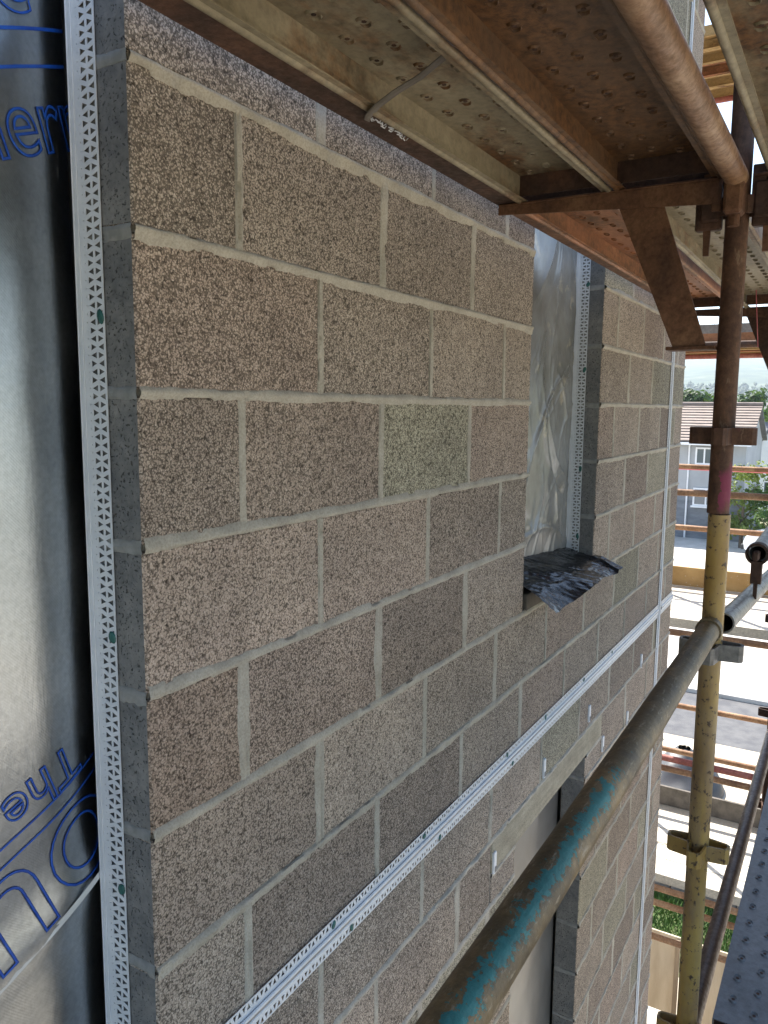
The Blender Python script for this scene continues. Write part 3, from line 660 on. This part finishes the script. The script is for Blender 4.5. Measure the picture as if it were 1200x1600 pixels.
def board(loc, L, W, mat, label, group=None, rz=0, dimples=True):
    pl, fl, en, dm = board_meshes(L, W, mat)
    r = empty('steel_board', loc, label, 'scaffold board', group, rz)
    obj('deck_plate', pl, r)
    a = obj('side_flange', fl, r, (0, -W/2+.0013, 0)); b = obj('side_flange', fl, r, (0, W/2-.0013, 0)); b.scale = (1, -1, 1)
    obj('end_plate', en, r, (.012, 0, 0)); obj('end_plate', en, r, (L-.012, 0, 0))
    if dimples: tag(obj('anti_slip_dimple', dm, r), kind='stuff')
    return r
BL = 2.42; ZB = .48+.0665
xa = SX-.012-BL; xb = SX+.012
board((xa, -.236, ZB), BL, .228, MAT['brd_tan'], 'tan steel scaffold board overhead, nearest the block wall')
board((xa, -.474, ZB), BL, .232, MAT['brd_rust'], 'rust brown steel scaffold board overhead, between the tan board and the ledger tube')
board((xb, -.212, ZB), BL, .228, MAT['brd_orange'], 'orange rusted steel scaffold board overhead in the far bay against the wall')
board((xb, -.475, ZB), BL, .232, MAT['brd_tan'], 'pale steel scaffold board overhead in the far bay beside the orange one')
ORD = ('first', 'second', 'third', 'fourth', 'fifth')
for k in range(5):
    y = -.790-.236*k
    board((xa, y, ZB), BL, .228, MAT['brd_tan'] if k % 2 == 0 else MAT['brd_rust'], 'steel board of the main overhead deck outside the standards, %s from the standards' % ORD[k], 'main overhead deck boards, near bay')
    board((xb, y, ZB), BL, .228, MAT['brd_rust'] if k % 3 == 1 else MAT['brd_tan'], 'steel board of the main overhead deck beyond the rusty standard, %s from the standards' % ORD[k], 'main overhead deck boards, far bay')
    board((xa-.02, y+.025, -1.5035), BL, .228, MAT['brd_grey'], 'blue grey board of the walking deck in the foil bay, %s from the standards' % ORD[k], 'walking deck boards, near bay')
    board((xb-.0, y-.004, -1.5035), BL, .228, MAT['brd_grey'], 'blue grey board of the walking deck beyond the yellow standard, %s from it' % ORD[k], 'walking deck boards, far bay')
# rusty edge bar along the wall side with white scribble
eb = empty('edge_bar', (xa, -.112, .486), 'dark rusty steel edge bar along the overhead deck beside the wall', 'steel bar')
MB().bbox(0, BL+.02, -.023, .045, -.004, .0015, .001).build('flat', MAT['rust_dark'], eb)
MB().bbox(0, BL+.02, .039, .045, .0015, .045, .001).build('upstand', MAT['rust_dark'], eb)
sb = MB(); rr = random.Random(2); x = .0
while x < .13:
    d = .006+rr.random()*.008; y = -.004+.012*rr.random()
    sb.tube((x, y, 0), (x+d, y+(rr.random()-.5)*.012, 0), .0012, 5); sb.tube((x+d, y, 0), (x+d*.4, y-.008, 0), .0011, 5); x += d*.9
sb.build('white_scribble', MAT['white_plastic'], eb, loc=(.437-xa, .0, -.0045))
eb2 = empty('edge_bar', (xb, -.085, .486), 'rusty steel edge bar of the far bay above the film window', 'steel bar')
MB().bbox(0, BL, -.012, .02, -.006, .002, .001).build('flat', MAT['rust'], eb2)
# bent steel strap hooked under the tan board
sp = empty('steel_strap', (.38, -.2, .5), 'bent flat steel strap hooked under the tan overhead board', 'steel strap')
pts = [(.424, -.112, .468), (.412, -.122, .470), (.398, -.150, .478), (.390, -.190, .490), (.386, -.235, .502), (.376, -.285, .520), (.366, -.318, .538)]
b = MB()
for i, (x, y, z) in enumerate(pts):
    wd = .030
    for (dx, dz) in ((-wd/2, .0), (wd/2, .006)): b.v.append((x+dx-.38, y+dx*.25+.2, z+dz-.5))
b.f = [(2*i, 2*i+1, 2*i+3, 2*i+2) for i in range(len(pts)-1)]; b.m = [0]*len(b.f)
thick(b.build('strap', MAT['grey_timber'], sp, smooth=True), .0015)
# galvanised perforated offcut wedged beside the standard, pink string, mortar splash
pf = empty('perforated_offcut', (1.25, -.62, .63), 'galvanised perforated bead offcut leaning beside the standard above the deck', 'metal offcut')
A, Bv = Vector((0, .039, .052)), Vector((0, -.024, -.062)); U = Vector((0, -.030, .0)); Ld = (Bv-A).length; dv = (Bv-A).normalized()
b = MB(); bead_strip(b, lambda u, v, t: tuple(A+dv*v+U*u/.03+Vector((.3*u, 0, 0))), Ld, [(.010, .017), (.020, .027)], .0075, 0, .03, 0)
thick(b.build('perforated_sheet', MAT['galv'], pf), .001)
tag(MB().tube((3.4, -.4193, .55), (3.4, -.4446, .28), .0022, 6).build('string_line', MAT['string']), 'pink string line hanging below the far overhead board', 'string')
b = MB(); b.grid(lambda a, c: (-.1423+.010*math.cos(6.283*a)*math.cos(1.57*c)*(1+.5*N(a*5, 1)), SY+.004+.006*math.sin(6.283*a)*math.cos(1.57*c), -.516+.006*math.sin(1.57*c)), 12, 4)
tag(b.build('mortar_splash', MAT['inner'], smooth=True, angle=180), 'small grey mortar splash stuck on the teal painted tube', 'mortar')

# ------------------------------------------------------------------ scaffold round the gable end
GX0, GX1, GY0, GY1 = 5.08, 6.28, -2.35, .36
LV = (-5.55, -3.52, -1.52, .50, 2.50)
for x in (GX0, GX1):
    for y in (GY0-.03, .78):
        standard((x, y), GZ, 4.6, MAT['rust_dark'], 'scaffold standard of the gable end scaffold', [], 'gable scaffold standards', full=False)
def grail(x, z, mat, label): return ledger('gable_rail', (x, GY0-.1, z), (x, .80, z), mat, label, hollow=False)
grail(GX1, -.50, MAT['rust_orange'], 'orange top guard rail across the far side of the gable scaffold')
grail(GX0, -.60, MAT['rust_warm'], 'brown guard rail across the near side of the gable scaffold')
grail(GX1, -1.02, MAT['rust_orange'], 'orange middle guard rail above the pale gable deck')
grail(GX0, -1.62, MAT['rust_warm'], 'brown ledger tube under the near edge of the pale gable deck')
grail(GX1, -2.60, MAT['rust_orange'], 'sunlit orange rail above the dark road strip')
grail(GX1, -3.02, MAT['rust_warm'], 'brown middle rail above the grey toe board')
grail(GX0, -2.58, MAT['red_tube'], 'faded red rail across the near side of the lower gable lift')
grail(GX0, -2.66, MAT['rust_warm'], 'brown rail just under the faded red rail')
grail(GX0, -3.62, MAT['rust_orange'], 'orange ledger under the near edge of the lower gable deck')
grail(GX0, -3.74, MAT['rust_orange'], 'lower orange ledger close above the grass strip')
grail(GX0, -4.02, MAT['rust_orange'], 'orange rail above the plywood hoarding')
grail(GX0, .42, MAT['rust_dark'], 'dark ledger under the gable deck at overhead level')
grail(GX1, .42, MAT['red_tube'], 'red painted ledger under the far edge of the gable deck overhead')
grail(GX1, 2.42, MAT['red_tube'], 'red painted ledger under the highest gable deck')
pm = MB(); pm.grid(lambda a, b: (RT*1.04*math.cos(R(120+200*a)), -1.9*b, RT*1.04*math.sin(R(120+200*a))), 10, 6)
pp = obj('pink_paint', pm.mesh('pink_paint', simple('pink_rail_paint', (.55, .12, .16), (.65, .2, .24), 9, .6)), bpy.data.objects['gable_rail']); pp.rotation_euler.z = math.pi/2; pp.location = (.45, 0, 0)
for li, z in enumerate(LV):
    for k in range(5):
        nm = {0: 'lowest', 1: 'lower', 2: 'middle', 3: 'overhead', 4: 'highest'}[li]
        mt = MAT['brd_pale'] if li < 3 else (MAT['brd_yell'] if (k+li) % 3 else MAT['brd_orange'])
        o = board((GX0+.14+.236*k, GY0-.08, z), 3.15, .228, mt, 'long steel board of the %s gable deck, %s from the building' % (nm, ORD[k]), 'boards of the %s gable deck' % nm, rz=math.pi/2, dimples=False)
def toe(x, z, h, mat, label):
    o = MB().bbox(x-.014, x+.014, GY0, GY1, z, z+h, .002).build('toe_board', mat); return tag(o, label, 'toe board')
GY1 = .75
toe(GX1-.045, -1.515, .165, MAT['ply_orange'], 'orange brown timber toe board behind the pale gable deck')
toe(GX1-.045, -3.515, .17, MAT['grey_timber'], 'grey timber toe board behind the lower gable deck')
toe(GX1-.045, .51, .16, MAT['brd_grey'], 'grey toe board on the overhead gable deck')
# sawdust chips on the toe board and deck
ch = MB(); rr = random.Random(4)
for _ in range(140):
    y = -2.2+2.5*rr.random(); z = -1.5+.15*rr.random()**2.2; a = rr.random()*3; s = .006+.008*rr.random()
    ch.add([(GX1-.0605, y, z), (GX1-.0607, y+s*math.cos(a), z+s*math.sin(a)*.5), (GX1-.0605, y+s*math.cos(a)*.6, z+s*.6)], [(0, 1, 2)])
tag(ch.build('wood_chips', MAT['brd_pale']), 'pale wood chips sticking to the orange toe board', 'wood chips', kind='stuff')
st = ledger('timber_prop', (6.9, -.3, -3.0), (7.6, .25, -2.4), MAT['grey_timber'], 'short grey prop standing beyond the orange toe board', 'prop', hollow=False) if False else None

# ------------------------------------------------------------------ site things at ground level
for k in range(3):
    y = .55-.62*k
    h = empty('plywood_sheet', (7.0, y, GZ), 'plywood hoarding sheet standing below the gable scaffold', 'plywood', 'plywood hoarding sheets')
    MB().bbox(-.01, .01, -.30, .30, 0, 1.95, .002).build('sheet', MAT['ply'], h); MB().bbox(-.055, -.011, -.30, -.26, 0, 1.93, .002).build('batten', MAT['timber'], h)
bar = empty('road_barrier', (12.5, 1.93, GZ), 'red plastic road barrier on the yard beside the wall corner', 'barrier')
b = MB(); b.prism([(-.25, 0), (.25, 0), (.22, .08), (.12, .14), (.10, .50), (-.10, .50), (-.12, .14), (-.22, .08)], 1, -.6, .6); b.build('body', MAT['red_plastic'], bar)
MB().bbox(-.115, -.085, -.45, -.1, .24, .40, .01).build('recess', MAT['red_plastic'], bar); MB().bbox(-.115, -.085, .1, .45, .24, .40, .01).build('recess', MAT['red_plastic'], bar)
hp = MB(); hp.grid(lambda a, c: (14.6+.9*math.cos(6.283*a)*(1-c*.85)*(1+.2*N(a*6.28, c*2, 3)), 1.5+.75*math.sin(6.283*a)*(1-c*.85), GZ+.75*c**.7+.06*N(a*8, c*5, 2)), 30, 10)
tag(hp.build('tarpaulin_heap', MAT['tarp'], smooth=True), 'heap covered with a dark grey tarpaulin on the pale yard', 'tarpaulin')
for k in range(6):
    y = -.6+.46*k
    o = MB().bbox(10.9, 11.1, y-.22, y+.22, GZ, GZ+.5, .01).build('concrete_kerb_block', MAT['inner']); tag(o, 'grey concrete block in the low row behind the grass strip', 'concrete block', 'low row of concrete blocks')
gm = simple('grass_blade', (.035, .09, .015), (.09, .17, .03), 2, .7)
g = MB(); rr = random.Random(9)
sheet('verge', 9.1, 10.85, -2.7, 1.7, GZ-.003, simple('verge_soil', (.05, .09, .02), (.11, .12, .05), 6, .95, off=False))
for _ in range(9000):
    x = 9.2+1.6*rr.random(); y = -2.6+4.2*rr.random(); h = .04+.10*rr.random(); a = rr.random()*6.28; dx, dy = .012*math.cos(a), .012*math.sin(a); lx, ly = (rr.random()-.5)*.14, (rr.random()-.5)*.14
    g.add([(x-dx, y-dy, GZ-.008), (x+dx, y+dy, GZ-.008), (x+lx, y+ly, GZ+h)], [(0, 1, 2)])
tag(g.build('grass', gm), 'strip of green grass and weeds beyond the hoarding', 'grass', kind='stuff')

# ------------------------------------------------------------------ background houses, van, trees
MAT['render_grey'] = simple('grey_render', (.34, .35, .36), (.42, .43, .44), .8, .9)
MAT['blockwork'] = simple('grey_blockwork', (.15, .16, .175), (.22, .23, .245), 1.5, .9, sc3=(1, 1, 3))
MAT['white_render'] = simple('white_render', (.72, .72, .70), (.80, .80, .79), .7, .85)
MAT['tile'] = simple('roof_tile', (.17, .13, .105), (.27, .21, .175), 1.8, .8, sc3=(3, 1, 3))
MAT['slate'] = simple('slate', (.09, .09, .10), (.15, .15, .16), 1.6, .7)
g_ = M('window_glass', .05, 0, .8); g_.col((.09, .11, .13)); MAT['glass'] = g_.mat
MAT['frame'] = simple('white_frame', (.74, .75, .76), (.82, .82, .83), 3, .4)
def window(parent, x, y, z, wd, h, mull=.5):
    f = MB()
    for (a, b, c, d) in ((-wd/2, wd/2, 0, .09), (-wd/2, wd/2, h-.09, h), (-wd/2, -wd/2+.09, .09, h-.09), (wd/2-.09, wd/2, .09, h-.09), (wd*(mull-.5)-.04, wd*(mull-.5)+.04, .09, h-.09)):
        f.box(-.05, .03, a, b, c, d)
    w_ = f.build('window', MAT['frame'], parent, loc=(x, y, z))
    MB().box(-.01, .01, -wd/2+.05, wd/2-.05, .05, h-.05).build('pane', MAT['glass'], w_)
    MB().box(-.14, .0, -wd/2-.08, wd/2+.08, -.1, -.002).build('sill', MAT['frame'], w_)
house = empty('house', (46, 8.6, GZ), 'grey two storey house with a brown tiled roof seen past the wall corner', 'house')
HW = 4.45   # half width
MB().box(0, 8, -HW, HW, 2.7, 5.45).build('upper_wall', MAT['render_grey'], house); MB().box(-.02, 8.02, -HW-.02, HW+.02, 0, 2.7).build('lower_wall', MAT['blockwork'], house)
gb = MB(); gb.prism([(0, 5.45), (4, 7.25), (8, 5.45)], 1, -HW+.02, HW-.02); gb.build('gable', MAT['render_grey'], house)
rf = empty('x', (0, 0, 0), '', ''); bpy.data.objects.remove(rf)
roof = MB(); roof.prism([(-.45, 5.28), (4, 7.28), (8.45, 5.28), (8.45, 5.40), (4, 7.40), (-.45, 5.40)], 1, -HW-.25, HW+.25)
ro = roof.build('roof', MAT['slate'], house)
nr = 13
for k in range(nr):
    t0, t1 = k/nr, (k+1.12)/nr
    xA, zA, xB, zB = -.5+4.5*t0, 5.42+1.98*t0, -.5+4.5*t1, 5.42+1.98*t1
    b = MB(); b.prism([(xA, zA+.02), (xA, zA+.095), (xB, zB+.03), (xB, zB+.0)], 1, -HW-.28, HW+.28); b.build('tile_course', MAT['tile'], ro)
MB().tube((4, -HW-.28, 7.50), (4, HW+.28, 7.50), .12, 8).build('ridge', MAT['tile'], ro)
MB().box(-.62, -.46, -HW-.28, HW+.28, 5.24, 5.38).build('gutter', MAT['frame'], house)
MB().tube((-.09, -1.55, 0), (-.09, -1.55, 5.3), .05, 8).build('downpipe', MAT['frame'], house)
window(house, -.06, -2.35, 4.15, .95, .95); window(house, -.06, -2.4, 1.85, 1.05, 1.0, .35); window(house, -.06, 1.2, 4.1, 1.4, 1.05); window(house, -.06, 1.2, 1.6, 1.6, 1.2)
wh = empty('white_house', (60, 2.1, GZ), 'white rendered gable house standing right of the grey house', 'house')
MB().prism([(-3.3, 0), (3.3, 0), (3.3, 3.75), (0, 9.6), (-3.3, 3.75)], 0, 0, 9).build('wall', MAT['white_render'], wh)
b = MB(); b.prism([(3.42, 3.55), (3.55, 3.63), (0, 9.95), (-3.55, 3.63), (-3.42, 3.55), (0, 9.65)], 0, -.12, 9.1); o = b.build('roof', MAT['slate'], wh)
MB().bbox(1.0, 1.9, 1.6, 2.4, 6.6, 8.4, .03).build('chimney', MAT['render_grey'], o)
window(wh, -.06, 1.2, 4.0, 1.2, 1.2); window(wh, -.06, 1.6, 1.0, 1.5, 1.3)
for (x, y, hw, hh, lb) in ((120, 6.2, 4.5, 7.6, 'distant slate roofed house left of the trees'), (74, 5.6, 3.2, 6.1, 'low grey roofed house behind the white house'), (150, 11.5, 5, 8.5, 'distant pale house far behind the brown roof')):
    h = empty('far_house', (x, y, GZ), lb, 'house')
    MB().box(0, 8, -hw, hw, 0, hh-2).build('wall', MAT['white_render'], h)
    b = MB(); b.prism([(-.4, hh-2.1), (4, hh), (8.4, hh-2.1)], 1, -hw-.3, hw+.3); b.build('roof', MAT['slate'], h)
    for q in (-.5, .4): window(h, -.06, hw*q, hh-4, 1, 1.1)
# van
MAT['van'] = simple('white_van_paint', (.76, .77, .78), (.82, .82, .82), 1, .25); MAT['tyre'] = simple('tyre_rubber', (.02, .02, .02), (.035, .035, .035), 5, .8)
van = empty('van', (42.2, .9, GZ), 'white panel van parked in front of the houses', 'van', rz=math.pi/2)
# local x = length (nose towards +x -> world +y), local y = width
prof = [(-2.6, .35), (2.55, .35), (2.62, .75), (2.5, 1.05), (1.75, 1.28), (1.1, 2.05), (.8, 2.2), (-2.5, 2.2), (-2.62, 1.9)]
b = MB(); b.prism(prof, 1, -.95, .95); bo = b.build('body', MAT['van'], van)
md = bo.modifiers.new('bevel', 'BEVEL'); md.width = .09; md.segments = 3; md.limit_method = 'ANGLE'
for s in (1, -1):
    MB().prism([(.55, 1.3), (1.52, 1.3), (1.02, 1.95), (.55, 1.95)], 1, s*.955 if s > 0 else -.965, .965 if s > 0 else -.955).build('side_window', MAT['glass'], van)
    for x in (1.65, -1.6):
        wl = MB().tube((x, s*.70, .34), (x, s*.97, .34), .34, 20).build('wheel', MAT['tyre'], van, smooth=True)
        MB().tube((x, s*.95, .34), (x, s*.985, .34), .2, 14).build('rim', MAT['galv'], wl)
    MB().bbox(2.5, 2.63, min(s*.55, s*.85), max(s*.55, s*.85), .78, .98, .02).build('headlight', MAT['glass'], van)
    MB().bbox(1.35, 1.5, min(s*.98, s*1.16), max(s*.98, s*1.16), 1.3, 1.5, .02).build('mirror', MAT['tyre'], van)
MB().add([(1.80, -.8, 1.33), (1.80, .8, 1.33), (1.18, .78, 2.05), (1.18, -.78, 2.05)], [(0, 1, 2, 3)]).build('windscreen', MAT['glass'], van)
MB().bbox(2.56, 2.72, -.9, .9, .36, .62, .04).build('bumper', MAT['tyre'], van)
# trees
def mk_leaf(name, a, b_):
    m = M(name, .6, 0, .3); oi = m.n('ObjectInfo'); c = m.coord((1, 1, 1), True); f = m.noise(c, 1.2, 4, .7); m.col(m.ramp(f, [(.35, a), (.65, b_)]))
    m.b.inputs['Subsurface Weight'].default_value = 0
    tr = m.n('BsdfTranslucent'); tr.inputs[0].default_value = (b_[0]*1.5, b_[1]*1.5, b_[2]*.8, 1); ad = m.n('MixShader'); ad.inputs[0].default_value = .3
    out = m.t.nodes['Material Output']; m.l(m.b.outputs[0], ad.inputs[1]); m.l(tr.outputs[0], ad.inputs[2]); m.l(ad.outputs[0], out.inputs[0]); return m.mat
LEAF = [mk_leaf('leaf_dark', (.02, .05, .015), (.055, .10, .028)), mk_leaf('leaf_mid', (.035, .08, .018), (.09, .16, .04)), mk_leaf('leaf_yellow', (.07, .11, .02), (.17, .22, .05))]
MAT['bark'] = simple('bark', (.07, .05, .035), (.13, .10, .07), 9, .9)
def tree(loc, h, rad, lm, label, group, seed, nl=1700, name='tree', trunk=.35, ls=.3):
    rr = random.Random(seed); r = empty(name, loc, label, 'tree' if name == 'tree' else 'bush', group)
    t = MB(); t.tube((0, 0, 0), (0, 0, h*.55), h*.022+.03, 8, h*.010+.01); 
    for k in range(6):
        a = rr.random()*6.28; z = h*(.25+.06*k); t.tube((0, 0, z), (math.cos(a)*rad*.6, math.sin(a)*rad*.6, z+h*.22), h*.010, 6, .01)
    t.build('trunk', MAT['bark'], r)
    cl = [(rr.gauss(0, rad*.45), rr.gauss(0, rad*.45), h*(trunk+(.97-trunk)*rr.random()**.8), rad*(.28+.3*rr.random())) for _ in range(16)]
    b = MB()
    for _ in range(nl):
        cx, cy, cz, cr = cl[rr.randrange(16)]
        d = Vector((rr.gauss(0, 1), rr.gauss(0, 1), rr.gauss(0, .8))).normalized()*cr*rr.random()**.4
        p = Vector((cx, cy, min(cz, h*.9)))+d; s = ls*(.6+.8*rr.random()); nrm = (d.normalized()+Vector((rr.gauss(0, .5), rr.gauss(0, .5), .5))).normalized()
        u_ = nrm.orthogonal().normalized(); u_.rotate(Matrix.Rotation(rr.random()*6.28, 3, nrm)); v_ = nrm.cross(u_)
        b.add([p-u_*s*.5, p+v_*s*.35+nrm*s*.1, p+u_*s*.5, p-v_*s*.35+nrm*s*.1], [(0, 1, 2, 3)])
    b.build('crown', lm, r); return r
T = [(78, 12.6, 9.0, 2.6, 0), (80, 10.6, 9.2, 2.4, 0), (86, 8.9, 7.9, 2.4, 1), (96, 6.6, 7.2, 2.6, 2), (118, 3.2, 7.9, 3.2, 2), (125, 7.6, 7.0, 3, 0), (150, 6, 7.2, 3.5, 0), (170, 20, 9, 5, 0)]
TL = ['full dark green tree behind the brown tiled roof', 'mid green tree behind the brown tiled roof', 'yellow green tree beyond the standard']
for k, (x, y, h, rd, m) in enumerate(T): tree((x, y, GZ), h, rd, LEAF[m], TL[m], 'trees behind the houses, kind %d' % m, k+1, ls=.5)
tree((44.0, 3.9, GZ), 4.4, 1.3, LEAF[2], 'sunlit yellow green bush beside the grey house', None, 40, 1800, 'bush', .12, .2)
tree((43.4, 2.4, GZ), 3.6, 1.2, LEAF[1], 'green bush behind the white van', None, 41, 1500, 'bush', .12, .2)
# far wood and roofs on the lower slope as one mass
fwm = MB(); rr = random.Random(77)
for _ in range(1500):
    x = 190+1200*rr.random()**1.6; y = -80+ (x*.30)*rr.random()+40*rr.random(); z = max(GZ, hillz(x, y)); s = 2.5+3.5*rr.random()
    for q in range(5):
        c = Vector((x+rr.gauss(0, s*.5), y+rr.gauss(0, s*.5), z+s*(.4+rr.random()))); rd = s*(.35+.3*rr.random())
        vs = [c+Vector((rd, 0, 0)), c+Vector((0, rd, 0)), c-Vector((rd, 0, 0)), c-Vector((0, rd, 0)), c+Vector((0, 0, rd)), c-Vector((0, 0, rd))]
        fwm.add(vs, [(0, 1, 4), (1, 2, 4), (2, 3, 4), (3, 0, 4), (1, 0, 5), (2, 1, 5), (3, 2, 5), (0, 3, 5)])
tag(fwm.build('far_wood', LEAF[0]), 'far off wooded valley floor below the hill', 'wood', kind='stuff')
for k in range(14):
    x = 260+50*k; y = x*.05+x*.12*rr.random(); z = max(GZ, hillz(x, y))
    h = empty('far_house', (x, y, z), 'tiny pale house scattered on the far valley side', 'house', 'far valley houses')
    MB().box(0, 8, -5, 5, -1, 5).build('wall', MAT['white_render'], h); b = MB(); b.prism([(-.4, 4.9), (4, 8), (8.4, 4.9)], 1, -5.3, 5.3); b.build('roof', MAT['slate'], h)
# haze
hz = MB().box(-3600, 3600, -3600, 3600, GZ-1.2, 330).build('haze', None); hz.data.materials.clear()
hm = bpy.data.materials.new('haze_air'); hm.use_nodes = True; t_ = hm.node_tree; t_.nodes.remove(t_.nodes['Principled BSDF'])
pv = t_.nodes.new('ShaderNodeVolumePrincipled'); pv.inputs['Color'].default_value = (.78, .89, 1, 1); pv.inputs['Density'].default_value = .00024; pv.inputs['Anisotropy'].default_value = .3
t_.links.new(pv.outputs[0], t_.nodes['Material Output'].inputs['Volume']); hz.data.materials.append(hm); tag(hz, 'pale blue summer haze over the valley', 'haze', kind='stuff')
